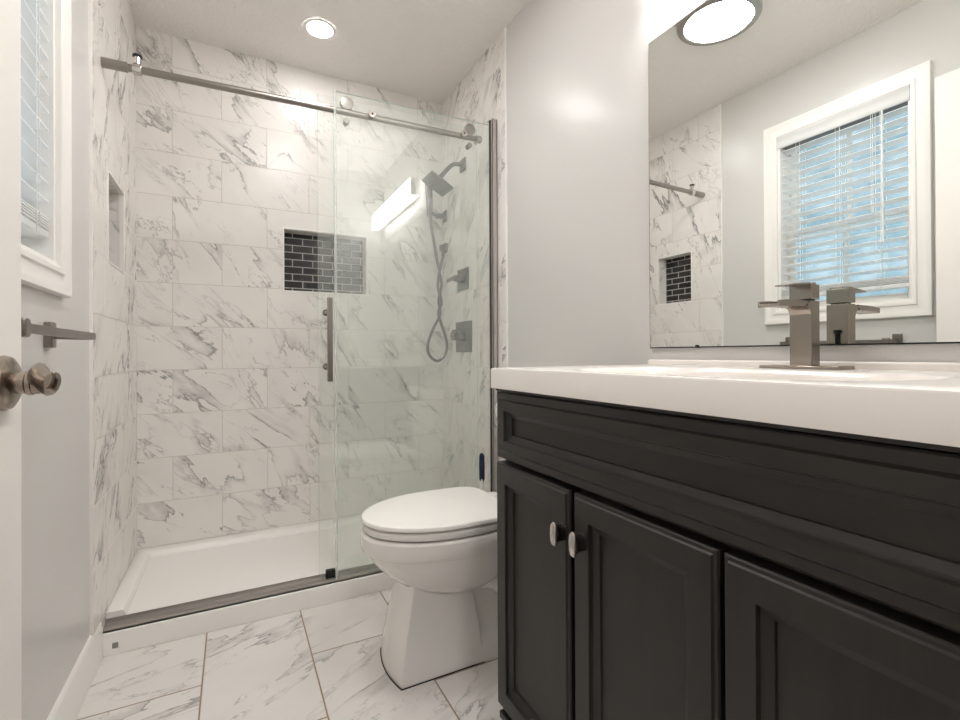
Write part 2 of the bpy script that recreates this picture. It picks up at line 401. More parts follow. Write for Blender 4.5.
# left wall: painted part with the window opening, tiled part with a niche
y0, y1, z0, z1 = WIN
mb = MB()
mb.box(XW - 0.13, XW, YF - 0.13, y0, 0, ZC).box(XW - 0.13, XW, y1, YB + 0.12, 0, ZC) if False else None
mb.box(XW - 0.13, XW, YF - 0.13, y0, 0, ZC).box(XW - 0.13, XW, y1, TY, 0, ZC).box(XW - 0.13, XW, y0, y1, 0, z0).box(XW - 0.13, XW, y0, y1, z1, ZC)
wall_left = struct(mb, 'wall_left', M['paint'], smooth=False)
a0, a1, c0, c1 = NL
mb = MB()
mb.box(XL - 0.142, XL, TY, a0, 0, ZC).box(XL - 0.142, XL, a1, YB, 0, ZC).box(XL - 0.142, XL, a0, a1, 0, c0).box(XL - 0.142, XL, a0, a1, c1, ZC)
tag(mb.build('tile_cladding', M['marble_left'], wall_left, smooth=False), 'marble tile cladding')
MB().box(XL - 0.142, XL - NDL, a0, a1, c0, c1).build('niche_mosaic', M['mosaic_left'], wall_left)
mb = MB().box(XL - NDL, XL - 0.014, a0, a0 + LN, c0, c1).box(XL - NDL, XL - 0.014, a1 - LN, a1, c0, c1).box(XL - NDL, XL - 0.014, a0, a1, c0, c0 + LN).box(XL - NDL, XL - 0.014, a0, a1, c1 - LN, c1)
mb.build('niche_lining', M['marble_lining'], wall_left, smooth=False)
mb = MB().box(XL - 0.015, XL + e, a0 - 0.007, a0 + 0.001, c0 - 0.007, c1 + 0.007).box(XL - 0.015, XL + e, a1 - 0.001, a1 + 0.007, c0 - 0.007, c1 + 0.007)
mb.box(XL - 0.015, XL + e, a0, a1, c0 - 0.007, c0 + 0.001).box(XL - 0.015, XL + e, a0, a1, c1 - 0.001, c1 + 0.007)
mb.build('niche_edging', M['white'], wall_left, bevel=0.002)
mb = MB().box(XW, XL + 0.001, TY - 0.004, TY, 0.12, ZC)
mb.build('tile_edge_trim', M['white'], wall_left)

# right wall
wall_right = struct(MB().box(XR, XR + 0.1, YF - 0.13, 1.84, 0, ZC), 'wall_right', M['paint'])
MB().box(XR - 0.002, XR + 0.1, 1.885, YB, 0, ZC).build('tile_cladding', M['marble_right'], wall_right, smooth=False)
MB().box(XR - 0.004, XR + 0.1, 1.846, 1.885, 0, ZC).build('tile_border', M['marble_trim'], wall_right, bevel=0.002)
MB().box(XR - 0.006, XR + 0.1, 1.836, 1.846, 0, ZC).build('tile_edge_trim', M['white'], wall_right, bevel=0.002)

# front wall with the doorway the camera looks in through, and the hall behind
DX0, DX1 = -0.290, 0.545
mb = MB().box(XW - 0.13, DX0, YF - 0.12, YF, 0, ZC).box(DX1, XR + 0.1, YF - 0.12, YF, 0, ZC).box(DX0, DX1, YF - 0.12, YF, 2.06, ZC)
struct(mb, 'wall_front', M['paint'])
mb = MB().box(DX1, DX1 + 0.012, YF - 0.13, YF + 0.012, 0, 2.06).box(DX1 - 0.002, DX1 + 0.012, YF - 0.13, YF + 0.012, 2.045, 2.06)
mb = MB().box(DX1, DX1 + 0.022, YF, YF + 0.012, 0, 2.06).box(DX0, DX1, YF, YF + 0.012, 2.06, 2.12)
struct(mb, 'trim_1', M['white'], bevel=0.002)
struct(MB().box(-1.3, 1.6, -1.75, YF - 0.13, -0.08, 0), 'floor_hall', M['halfloor'])
struct(MB().box(-1.3, 1.6, -1.75, YF - 0.13, ZC, ZC + 0.08), 'ceiling_hall', M['ceil'])
mb = MB().box(-1.4, -1.3, -1.75, YF - 0.12, 0, ZC).box(1.6, 1.7, -1.75, YF - 0.12, 0, ZC).box(-1.3, 1.6, -1.85, -1.75, 0, ZC)
mb.box(-1.3, XW - 0.13, YF - 0.13, YF - 0.03, 0, ZC).box(XR + 0.1, 1.6, YF - 0.13, YF - 0.03, 0, ZC)
struct(mb, 'wall_hall', M['paint'])
hl = thing('hall_fill_light', 'added round fill light on the unseen hall ceiling behind the doorway', 'ceiling light', (0.15, -0.9, ZC - 0.05))  # added lamp, out of view, that fills the bathroom through the doorway
MB().lathe((0.15, -0.9, ZC - 0.02), (0, 0, 1), [(0.0, 0), (0.2, 0), (0.21, 0.005), (0.21, 0.02)]).build('base_plate', M['ring'], hl)
MB().lathe((0.15, -0.9, ZC - 0.05), (0, 0, 1), [(0.0, 0), (0.16, 0.004), (0.19, 0.015), (0.19, 0.03)]).build('diffuser', M['e_hall_fill'], hl)

# baseboards
def baseboard(mbx, xa, xb, ya, yb, side):
    s = 1 if side == 'l' else -1
    prof = [(0, 0), (0.013, 0), (0.013, 0.098), (0.010, 0.104), (0.010, 0.112), (0.005, 0.122), (0, 0.126)]
    ring = lambda y: [(xa + s * px, y, pz) for px, pz in prof]
    return mbx.loft([ring(ya), ring(yb)])
struct(baseboard(MB(), XW, 0, YF, 1.925, 'l'), 'baseboard_left', M['white'])
struct(baseboard(MB(), XR, 0, 1.01, 1.836, 'r'), 'baseboard_right', M['white'])

# ------------------------------------------------------------------ window
y0, y1, z0, z1 = WIN
mb = MB()
cprof = [(0, 0.004), (0, 0.016), (0.006, 0.019), (0.016, 0.019), (0.020, 0.015), (0.030, 0.014), (0.048, 0.017), (0.056, 0.020), (0.066, 0.020), (0.068, 0.016), (0.068, -0.001)]
rings = []
for i, h in cprof:
    rings.append([(XW + h, y0 - i, z0 - i), (XW + h, y1 + i, z0 - i), (XW + h, y1 + i, z1 + i), (XW + h, y0 - i, z1 + i)])
mb.loft(rings, cap0=False, cap1=False)
casing = mb
window = tag(bpy.data.objects.new('window_1', None), kind='structure'); col.objects.link(window); window.location = (XW, y0, z0); ORG[window.name] = Vector((XW, y0, z0))
casing.build('casing', M['white'], window)
mb = MB().box(XW - 0.125, XW + 0.004, y0 - 0.001, y0 + 0.012, z0, z1).box(XW - 0.125, XW + 0.004, y1 - 0.012, y1 + 0.001, z0, z1)
mb.box(XW - 0.125, XW + 0.004, y0, y1, z1 - 0.012, z1 + 0.001).box(XW - 0.125, XW + 0.006, y0, y1, z0 - 0.001, z0 + 0.012)
mb.build('window_jamb', M['white'], window)
def sash(za, zb, x):
    m = MB(); ya, yb = y0 + 0.012, y1 - 0.012; w = 0.032
    m.box(x - 0.03, x, ya, ya + w, za, zb).box(x - 0.03, x, yb - w, yb, za, zb).box(x - 0.03, x, ya + w, yb - w, za, za + w).box(x - 0.03, x, ya + w, yb - w, zb - w, zb)
    ym = (ya + yb) / 2
    m.box(x - 0.02, x - 0.005, ym - 0.009, ym + 0.009, za + w, zb - w)
    s = m.build('sash', M['white'], window, bevel=0.002)
    MB().box(x - 0.016, x - 0.012, ya + w, yb - w, za + w, zb - w).build('glass', M['pane'], s)
sash(1.585, z1 - 0.012, XW - 0.092); sash(z0 + 0.012, 1.617, XW - 0.062)

# blind
bl = thing('window_blind', 'white slatted blind lowered in the window of the left wall', 'blind', (XW, 1.22, z0 + 0.05))
bx = XW - 0.028
mb = MB(); tilt = math.radians(9)
zz = [2.024 - 0.0428 * i for i in range(17)]
for z in zz:
    n = 6; top, bot = [], []
    for i in range(n + 1):
        t = (i / n - 0.5); xx = bx + 0.050 * t * math.cos(tilt); hh = z + 0.050 * t * math.sin(tilt) + 0.003 * (1 - 4 * t * t)
        top.append((xx, hh + 0.0013)); bot.append((xx, hh - 0.0013))
    ring = top + bot[::-1]
    mb.loft([[(a, y0 + 0.016, b) for a, b in ring], [(a, y1 - 0.016, b) for a, b in ring]])
for i in range(5):
    z = 1.276 + i * 0.0062
    mb.obox((bx, (y0 + y1) / 2, z), ((1, 0, 0.02 * (i % 2)), (0, 1, 0), (0, 0, 1)), (0.025, (y1 - y0) / 2 - 0.016, 0.0016))
mb.build('slats', M['blind'], bl)
MB().box(bx - 0.025, bx + 0.025, y0 + 0.016, y1 - 0.016, 1.252, 1.270).build('bottom_rail', M['blind'], bl, bevel=0.003)
MB().box(bx - 0.026, bx + 0.026, y0 + 0.014, y1 - 0.014, 2.048, 2.092).build('head_rail', M['grey'], bl, bevel=0.002)
vp = [(0, 0), (0.010, 0), (0.013, 0.006), (0.013, 0.014), (0.010, 0.020), (0.010, 0.046), (0.014, 0.052), (0.014, 0.060), (0, 0.060)]
mb = MB().loft([[(bx + 0.030 + a, y, 2.044 + b) for a, b in vp] for y in (y0 + 0.003, y1 - 0.003)])
mb.box(bx - 0.02, bx + 0.032, y0 + 0.003, y0 + 0.010, 2.044, 2.104).box(bx - 0.02, bx + 0.032, y1 - 0.010, y1 - 0.003, 2.044, 2.104)
mb.build('valance', M['blind'], bl)
for yy in (1.06, 1.22, 1.40):
    m = MB()
    for dx in (-0.027, 0.027): m.cyl((bx + dx, yy, 1.25), (bx + dx, yy, 2.05), 0.0011, seg=6)
    for dx in (-0.027, 0.027): m.cyl((bx + dx, yy + 0.018, 1.25), (bx + dx, yy + 0.018, 2.05), 0.0009, seg=6)
    m.build('ladder_cord', M['cord'], bl)
MB().cyl((bx + 0.034, 1.050, 2.05), (bx + 0.034, 1.050, 1.46), 0.0042, seg=8).build('tilt_wand', M['blind'], bl)
m = MB().cyl((bx + 0.034, 1.085, 2.05), (bx + 0.034, 1.085, 1.62), 0.0012, seg=6).cyl((bx + 0.034, 1.092, 2.05), (bx + 0.034, 1.092, 1.60), 0.0012, seg=6)
m.cyl((bx + 0.034, 1.085, 1.60), (bx + 0.034, 1.085, 1.63), 0.004, 0.002, seg=8)
m.build('lift_cord', M['cord'], bl)

# ------------------------------------------------------------------ door (open, seen edge-on at the left)
DXA, DXB, DY0, DY1, DZ = -0.280, -0.245, 0.058, 0.824, 2.035
mb = MB().box(DXA, DXB, DY0, DY1, 0.012, DZ)
for za, zb in ((0.2, 0.85), (1.05, 1.86)):
    for ya, yb in ((DY0 + 0.11, DY0 + 0.30), (DY0 + 0.40, DY1 - 0.12)):
        for xs, s in ((DXB, 1), (DXA, -1)):
            R_ = [[(xs + s * d, ya + i, za + i), (xs + s * d, yb - i, za + i), (xs + s * d, yb - i, zb - i), (xs + s * d, ya + i, zb - i)] for i, d in ((0, -0.001), (0.006, 0.004), (0.014, 0.001), (0.03, 0.005))]
            mb.loft(R_)
door = tag(mb.build('door_1', M['doorp'], base=((DXA + DXB) / 2, DY0, 0.0)), 'white bathroom door standing open along the left wall', 'door', kind='structure')
LY, LZ = 0.763, 0.941
mb = MB().lathe((DXB, LY, LZ), (1, 0, 0), [(0.0, 0), (0.033, 0), (0.033, 0.004), (0.031, 0.009), (0.024, 0.013), (0.014, 0.015)])
mb.cyl((DXB + 0.012, LY, LZ), (DXB + 0.024, LY, LZ), 0.0135, seg=24).cyl((DXB + 0.024, LY, LZ), (DXB + 0.030, LY, LZ), 0.0155, seg=24)
lev = MB()
pts, wd, tk = [], [], []
for i in range(25):
    t = i / 24
    zz_ = LZ + 0.003 + 0.007 * math.sin(t * PI * 1.9 + 0.2) + 0.004 * t
    xx = DXB + 0.033 + 0.036 * t * t * (3 - 2 * t) + (0.004 * math.sin((t - 0.8) / 0.2 * PI) if t > 0.8 else 0)
    pts.append((xx, LY + 0.006 - 0.104 * t, zz_)); wd.append(0.029 - 0.008 * t); tk.append(0.020 - 0.011 * t)
lr = []
for (px_, py_, pz_), w_, t_ in zip(pts, wd, tk):
    lr.append([(px_ + t_ / 2 * math.cos(2 * PI * q_ / 24) + 0.2 * w_ / 2 * math.sin(2 * PI * q_ / 24), py_, pz_ + w_ / 2 * math.sin(2 * PI * q_ / 24)) for q_ in range(24)])
lev.loft(lr)
lev.cyl((DXB + 0.028, LY, LZ), (DXB + 0.046, LY, LZ), 0.0145, 0.0135, seg=24)
handle = mb.build('door_handle', M['lever'], door, bevel=0.001)
tag(handle, 'brushed nickel door lever')
lev.build('lever', M['lever'], handle, bevel=0.002, seg=2)
MB().box(DXA + 0.006, DXB - 0.006, DY1 - 0.001, DY1 + 0.0015, LZ - 0.03, LZ + 0.03).build('latch_plate', M['nickel'], door)

# ================================================================== SHOWER
TYF = 1.926
tray = thing('shower_tray', 'white low acrylic shower base with a raised rim and front curb', 'shower base', (0.35, 2.25, 0))
xa, xb, ya, yb = XL + 0.001, XR - 0.003, TYF, YB - 0.001
mb = MB()
def rr(i0, i1, i2, i3, z): return [(xa + i0, ya + i1, z), (xb - i2, ya + i1, z), (xb - i2, yb - i3, z), (xa + i0, yb - i3, z)]
# outer shell, rim then basin
rings = [rr(0, 0, 0, 0, 0), rr(0, 0, 0, 0, 0.062), rr(0, 0.0015, 0, 0, 0.0715), rr(0.0, 0.0050, 0.0, 0.0, 0.074)]
rings += [rr(0.004, 0.068, 0.004, 0.004, 0.074), rr(0.006, 0.070, 0.006, 0.006, 0.088), rr(0.10, 0.15, 0.10, 0.10, 0.090), rr(1.00, 0.33, 0.30, 0.30, 0.083)]
mb.loft(rings)
basin_o = mb.build('basin', M['acrylic'], tray, bevel=0.002)
mb = MB()
def rim_ring(i, z, fy): return [(xa + i, ya + fy, z), (xa + i, yb - i * 1.25, z), (xb - i, yb - i * 1.25, z), (xb - i, ya + fy, z)]
R_ = [rim_ring(0, 0.080, 0.066), rim_ring(0, 0.112, 0.066), rim_ring(0.003, 0.1135, 0.066), rim_ring(0.042, 0.1125, 0.066), rim_ring(0.047, 0.110, 0.066), rim_ring(0.056, 0.093, 0.066), rim_ring(0.058, 0.080, 0.066)]
mb.loft(R_, cap0=False, cap1=False, closed=False)
mb.add([r[0] for r in R_], [tuple(range(len(R_)))]); mb.add([r[3] for r in R_], [tuple(range(len(R_)))])
mb.build('rim', M['acrylic'], tray)
MB().lathe((0.72, 2.25, 0.0832), (0, 0, 1), [(0.0, 0), (0.055, 0), (0.055, 0.003), (0.05, 0.004), (0.0, 0.004)]).build('drain_cover', M['nickel'], tray)
MB().box(XL + 0.030, XL + 0.046, TYF - 0.0025, TYF + 0.002, 0.022, 0.040).build('screw_cap', M['grey'], tray, bevel=0.002)

# track on the curb
track = thing('shower_track', 'brushed metal bottom track on the shower curb', 'track', (0.35, 1.955, 0.0745))
mb = MB().box(XL + 0.003, XR - 0.005, 1.932, 1.990, 0.0745, 0.080).box(XL + 0.003, XR - 0.005, 1.932, 1.9345, 0.0745, 0.089).box(XL + 0.003, XR - 0.005, 1.987, 1.990, 0.0745, 0.094)
mb.box(XL + 0.003, XR - 0.005, 1.950, 1.962, 0.0745, 0.085)
mb.build('channel', M['nickel_x'], track)
tag(MB().box(0.325, 0.362, 1.964, 1.986, 0.080, 0.112).build('door_guide', M['rubber'], track, bevel=0.003), 'black door guide')

def pane(name, mat, parent, x0, x1, y0, y1, z0, z1a, z1b, topedge=1):
    m = MB()
    v = [(x0, y0, z0), (x1, y0, z0), (x1, y1, z0), (x0, y1, z0), (x0, y0, z1a), (x1, y0, z1b), (x1, y1, z1b), (x0, y1, z1a)]
    m.add(v, [(0, 1, 5, 4), (2, 3, 7, 6)], 0); m.add(v, [(0, 3, 2, 1), (4, 5, 6, 7)], topedge); m.add(v, [(1, 2, 6, 5), (3, 0, 4, 7)], 1)
    return m.build(name, [mat, M['glass_edge']], parent, smooth=False)

fixed = thing('fixed_glass_panel', 'tall fixed clear glass panel of the shower, fastened to the right wall', 'glass panel', (0.72, 1.940, 0.086))
pane('glass', M['glass_fixed'], fixed, 0.362, 1.072, 1.936, 1.944, 0.0855, 2.020, 2.036)
mb = MB().box(XR - 0.030, XR - 0.027, 1.920, 1.952, 0.09, 2.060).box(XR - 0.030, XR - 0.005, 1.920, 1.923, 0.09, 2.060).box(XR - 0.030, XR - 0.005, 1.949, 1.952, 0.09, 2.060)
mb.box(XR - 0.008, XR - 0.003, 1.920, 1.952, 0.09, 2.060)
mb.build('wall_channel', M['channel'], fixed)
MB().box(XR - 0.0335, XR - 0.030, 1.9335, 1.9465, 0.09, 2.058).build('seal', M['rubber'], fixed)

MB().box(0.3555, 0.3655, 1.9345, 1.9490, 0.0855, 2.019).build('edge_seal', M['vinyl'], fixed, bevel=0.002)
RZ0, RZ1, RY = 1.938, 1.966, 1.9575
def rz(x): return RZ0 + (RZ1 - RZ0) * (x - XL) / (0.98 - XL)
rail = thing('shower_rail', 'round brushed metal rail above the shower opening', 'rail', (0.3, RY, rz(0.3)))
MB().cyl((XL + 0.01, RY, rz(XL)), (1.005, RY, rz(1.005)), 0.0125).build('tube', M['rail'], rail)
MB().cyl((XL, RY, rz(XL)), (-0.312, RY, rz(-0.312)), 0.0165).cyl((XL, RY, rz(XL)), (XL + 0.003, RY, rz(XL)), 0.0172).build('wall_bracket', M['rail'], rail)
m = MB().cyl((1.000, RY, rz(1.0)), (1.018, RY, rz(1.0)), 0.0165).cyl((1.010, RY, rz(1.0)), (1.012, 1.99, rz(1.0) - 0.004), 0.009)
m.lathe((1.018, RY, rz(1.0)), (1, 0, 0), [(0.0165, 0), (0.013, 0.006), (0.006, 0.010), (0, 0.011)])
m.build('end_cap', M['nickel_x'], rail)
for xs in (-0.286,):
    st = MB().cyl((xs - 0.013, RY, rz(xs)), (xs + 0.013, RY, rz(xs)), 0.0185)
    st.cyl((xs, RY, rz(xs) + 0.012), (xs, RY, rz(xs) + 0.045), 0.011)
    st = st.build('door_stop', M['polished'], rail, bevel=0.002)
    MB().lathe((xs, RY, rz(xs) + 0.040), (0, 0, 1), [(0.0, 0), (0.0135, 0), (0.0145, 0.004), (0.0135, 0.008), (0.0, 0.008)]).build('bumper_ring', M['rubber'], st)
for xs in (0.507, 0.925):
    so = MB().cyl((xs, 1.926, rz(xs)), (xs, 1.936, rz(xs)), 0.0145).lathe((xs, 1.926, rz(xs)), (0, -1, 0), [(0.0145, 0), (0.0135, 0.0015), (0.004, 0.002), (0.0038, 0.0), (0, 0.0)])
    so.cyl((xs, 1.944, rz(xs)), (xs, 1.948, rz(xs)), 0.012)
    so.build('standoff', M['polished'], rail)

sdoor = thing('sliding_shower_door', 'sliding clear glass shower door with a bar handle, pushed open behind the fixed panel', 'shower door', (0.65, 1.976, 0.086))
pane('glass', M['glass_door'], sdoor, 0.300, 1.010, 1.9725, 1.9805, 0.0865, 2.012, 2.024, 0)
for xs in (0.410, 0.966):
    w = MB().lathe((xs, 1.9725, rz(xs) + 0.0365), (0, -1, 0), [(0.0, 0), (0.010, 0), (0.010, 0.004), (0.025, 0.004), (0.026, 0.006), (0.0235, 0.009), (0.0235, 0.017), (0.026, 0.020), (0.025, 0.022), (0.012, 0.023), (0.0, 0.023)])
    w.cyl((xs, 1.9805, rz(xs) + 0.0365), (xs, 1.986, rz(xs) + 0.0365), 0.018)
    w.build('roller', M['rail'], sdoor)
    w = MB().lathe((xs, 1.9725, rz(xs) - 0.034), (0, -1, 0), [(0.0, 0), (0.007, 0), (0.007, 0.006), (0.0125, 0.006), (0.0125, 0.018), (0.011, 0.020), (0, 0.020)])
    w.cyl((xs, 1.9805, rz(xs) - 0.034), (xs, 1.985, rz(xs) - 0.034), 0.011)
    w.build('anti_lift_pin', M['rail'], sdoor)
HX = 0.334
hm = MB().box(HX - 0.0095, HX + 0.0095, 1.905, 1.925, 0.868, 1.196)
hh = hm.build('bar_handle', M['nickel_y'], sdoor, bevel=0.002)
for zz_ in (0.925, 1.140):
    MB().cyl((HX - 0.006, 1.925, zz_), (HX - 0.006, 1.9725, zz_), 0.008, seg=20).cyl((HX - 0.006, 1.966, zz_), (HX - 0.006, 1.9725, zz_), 0.013, seg=20).build('handle_post', M['polished'], hh)
    MB().cyl((HX - 0.006, 1.9805, zz_), (HX - 0.006, 1.9865, zz_), 0.012, seg=20).build('handle_cap', M['polished'], hh)

# ------------------------------------------------------------------ shower fittings on the right wall
S = M['steel']
sh = thing('overhead_shower', 'square grey shower head on a bent arm high on the right wall', 'shower head', (XR - 0.002, 2.288, 1.978))
fx = XR - 0.002
MB().box(fx - 0.010, fx, 2.255, 2.320, 1.945, 2.010).build('flange', S, sh, bevel=0.003)
pts = catmull([(fx, 2.288, 1.978), (fx - 0.03, 2.288, 1.978), (fx - 0.065, 2.283, 1.968), (fx - 0.105, 2.277, 1.928), (fx - 0.145, 2.272, 1.880)], 6)
MB().tube(pts, 0.0115, 14).build('arm', S, sh)
ang = 0.514; hc = Vector((0.930, 2.270, 1.8405)); e1 = Vector((math.cos(ang), 0, -math.sin(ang))); e2 = Vector((0, 1, 0)); en = Vector((math.sin(ang), 0, math.cos(ang)))
def sq(c, s): return [c - e1 * s - e2 * s, c + e1 * s - e2 * s, c + e1 * s + e2 * s, c - e1 * s + e2 * s]
hd = MB().loft([sq(hc, 0.066), sq(hc + en * 0.003, 0.069), sq(hc + en * 0.012, 0.069), sq(hc + en * 0.018, 0.060), sq(hc + en * 0.026, 0.025), sq(hc + en * 0.045, 0.016)])
head = hd.build('head', S, sh, bevel=0.002)
nz = MB()
for i in range(7):
    for j in range(7):
        c = hc + e1 * (i - 3) * 0.015 + e2 * (j - 3) * 0.015
        nz.cyl(c, c - en * 0.003, 0.0026, 0.0018, seg=8)
tag(nz.build('nozzles', M['rubber'], head), 'dark rubber nozzles')

hs = thing('hand_shower', 'grey stick hand shower in its wall holder with a long twisted hose', 'hand shower', (fx, 2.53, 1.768))
MB().box(fx - 0.009, fx, 2.503, 2.557, 1.735, 1.800).box(fx - 0.060, fx - 0.008, 2.517, 2.540, 1.750, 1.778).build('holder', S, hs, bevel=0.003)
m = MB().cyl((fx - 0.050, 2.528, 1.765), (0.985, 2.506, 1.772), 0.011).cyl((0.982, 2.502, 1.752), (0.981, 2.502, 1.790), 0.017)
m.build('clamp', S, hs, bevel=0.002)
m = MB().strip([(0.982, 2.5, 1.752), (0.980, 2.5, 1.80), (0.978, 2.5, 1.86), (0.974, 2.5, 1.955), (0.973, 2.5, 1.965)], [0.024, 0.030, 0.034, 0.034, 0.028], [0.022, 0.028, 0.030, 0.030, 0.024], (0, 1, 0))
m.build('handset', S, hs, bevel=0.003)
HO = [(0.982, 2.50, 1.755), (0.985, 2.50, 1.72), (1.0, 2.5, 1.638), (1.022, 2.5, 1.516), (1.037, 2.497, 1.438), (1.046, 2.49, 1.365), (1.033, 2.50, 1.279), (1.046, 2.508, 1.211), (1.034, 2.50, 1.177), (1.004, 2.5, 1.125), (0.976, 2.5, 1.063), (0.964, 2.5, 1.007), (0.979, 2.5, 0.962), (1.021, 2.5, 0.934), (1.062, 2.5, 0.958), (1.082, 2.5, 1.007), (1.074, 2.5, 1.07), (1.046, 2.5, 1.150), (1.031, 2.5, 1.205), (1.048, 2.496, 1.268), (1.031, 2.503, 1.347), (1.040, 2.512, 1.427), (1.054, 2.512, 1.479), (1.064, 2.51, 1.530)]
MB().tube(catmull(HO, 8), 0.0080, 10).build('hose', S, hs)
m = MB().box(fx - 0.016, fx, 2.500, 2.550, 1.555, 1.608).box(fx - 0.044, fx - 0.015, 2.503, 2.527, 1.562, 1.595).cyl((1.064, 2.512, 1.565), (1.064, 2.510, 1.525), 0.010, 0.0085, seg=16)
m.build('water_outlet', S, hs, bevel=0.003)

v1 = thing('shower_diverter_valve', 'square shower valve plate with a lever, the upper of two on the right wall', 'shower valve', (fx, 2.29, 1.37))
MB().box(fx - 0.008, fx, 2.226, 2.356, 1.312, 1.428).build('plate', S, v1, bevel=0.003)
m = MB().cyl((fx - 0.008, 2.29, 1.372), (fx - 0.040, 2.29, 1.372), 0.024, 0.021).cyl((fx - 0.040, 2.29, 1.372), (fx - 0.058, 2.29, 1.372), 0.017)
m.strip([(fx - 0.050, 2.285, 1.374), (fx - 0.058, 2.32, 1.372), (fx - 0.066, 2.365, 1.366)], [0.020, 0.018, 0.014], [0.016, 0.012, 0.008], (0, 0, 1))
m.build('lever', S, v1, bevel=0.002)
v2 = thing('shower_mixer_valve', 'larger rectangular shower valve plate with a round knob, the lower of two', 'shower valve', (fx, 2.285, 1.065))
MB().box(fx - 0.008, fx, 2.192, 2.382, 0.982, 1.146).build('plate', S, v2, bevel=0.003)
m = MB().cyl((fx - 0.008, 2.287, 1.068), (fx - 0.042, 2.287, 1.068), 0.030, 0.027).cyl((fx - 0.042, 2.287, 1.068), (fx - 0.072, 2.287, 1.068), 0.0235)
m.box(fx - 0.070, fx - 0.045, 2.282, 2.292, 1.064, 1.100)
m.build('knob', S, v2, bevel=0.002)

# recessed light
rl = thing('recessed_light', 'small round recessed downlight in the ceiling above the shower', 'ceiling light', (0.35, 2.229, ZC - 0.006))
mb = MB(); prof = [(0.053, 0.0), (0.056, -0.003), (0.068, -0.003), (0.071, 0.0)]
mb.loft([[(0.35 + r_ * math.cos(2 * PI * i / 48), 2.229 + r_ * math.sin(2 * PI * i / 48), ZC - 0.0005 + h) for i in range(48)] for r_, h in prof], cap0=False, cap1=False)
mb.build('trim_ring', M['white'], rl)
MB().lathe((0.35, 2.229, ZC - 0.0025), (0, 0, 1), [(0.0, 0), (0.055, 0), (0.055, 0.002), (0, 0.002)], seg=48).build('lens', M['e_can'], rl)

# flush ceiling light (seen in the mirror)
CX, CY = 0.305, 1.350
cl = thing('ceiling_light', 'large round ceiling light with a metal ring, seen in the mirror', 'ceiling light', (CX, CY, ZC - 0.05))
mb = MB(); prof = [(0.166, ZC - 0.0005), (0.166, ZC - 0.028), (0.162, ZC - 0.034), (0.138, ZC - 0.040), (0.134, ZC - 0.036), (0.134, ZC - 0.0005)]
mb.loft([[(CX + r_ * math.cos(2 * PI * i / 64), CY + r_ * math.sin(2 * PI * i / 64), h) for i in range(64)] for r_, h in prof], cap0=False, cap1=False)
mb.build('ring', M['ring'], cl)
MB().lathe((CX, CY, ZC - 0.052), (0, 0, 1), [(0.0, 0), (0.06, 0.002), (0.105, 0.007), (0.130, 0.014), (0.1335, 0.018), (0.1335, 0.03)], seg=64).build('diffuser', M['e_ceil'], cl)

# vanity light bar above the mirror (seen as the bright bar in the shower glass)
vl = thing('vanity_light', 'long white light bar on the wall above the mirror', 'wall light', (XR, 0.53, 1.990))
MB().box(XR - 0.028, XR, 0.12, 0.92, 2.0, 2.1).build('back_plate', M['ring'], vl, bevel=0.003)
for ya_ in (0.075, 0.984):
    MB().box(XR - 0.089, XR - 0.0285, ya_, ya_ + 0.010, 1.990, 2.108).build('end_cap', M['ring'], vl, bevel=0.003)  # unseen opaque ends, added to keep the bar's side glow off the wall
MB().box(XR - 0.085, XR - 0.029, 0.085, 0.984, 1.990, 2.108).build('diffuser', M['e_bar'], vl, bevel=0.004)

# ================================================================== VANITY
VY0, VY1, VF = 0.072, 1.007, 0.560
van = thing('vanity_cabinet', 'dark espresso vanity cabinet under the white countertop', 'cabinet', (0.83, 0.54, 0))
bf = VF + 0.031
mb = MB().box(bf, XR - 0.003, VY0, VY0 + 0.016, 0.115, 0.890).box(bf, XR - 0.003, VY1 - 0.016, VY1, 0.115, 0.890).box(bf, XR - 0.003, VY0 + 0.016, VY1 - 0.016, 0.115, 0.132)
mb.box(XR - 0.012, XR - 0.003, VY0 + 0.016, VY1 - 0.016, 0.132, 0.890).box(bf, bf + 0.018, VY0 + 0.016, VY1 - 0.016, 0.132, 0.890)
mb.build('body', M['wood_v'], van, bevel=0.001)
mb = MB().box(VF + 0.014, XR - 0.003, VY0 + 0.012, VY1 - 0.014, 0, 0.100).box(VF + 0.006, XR - 0.003, VY0 + 0.006, VY1 - 0.006, 0.100, 0.116)
mb.build('plinth', M['wood_h'], van, bevel=0.002)
MB().box(VF + 0.004, VF + 0.022, VY0, VY1, 0.884, 0.891).build('top_moulding', M['wood_h'], van, bevel=0.001)
P_D = [(0.0, 0.007), (0.002, 0.004), (0.007, 0.0035), (0.009, 0.0), (0.045, 0.0), (0.0465, 0.007), (0.0495, 0.0075), (0.0605, 0.0125), (0.0615, 0.016)]
P_F = [(0.0, 0.008), (0.003, 0.006), (0.017, 0.005), (0.0205, 0.0), (0.043, 0.0), (0.045, 0.007), (0.048, 0.0075), (0.0585, 0.0125), (0.0595, 0.016)]
MB().panel(VF, VY0, VY1, 0.725, 0.882, P_F, 0.030).build('false_drawer_front', M['wood_h'], van, sharp=12)
doors = [(0.723, 1.005, 0.737, 'leftmost door of the vanity'), (0.412, 0.711, 0.680, 'middle door of the vanity'), (0.100, 0.405, None, 'right door of the vanity')]
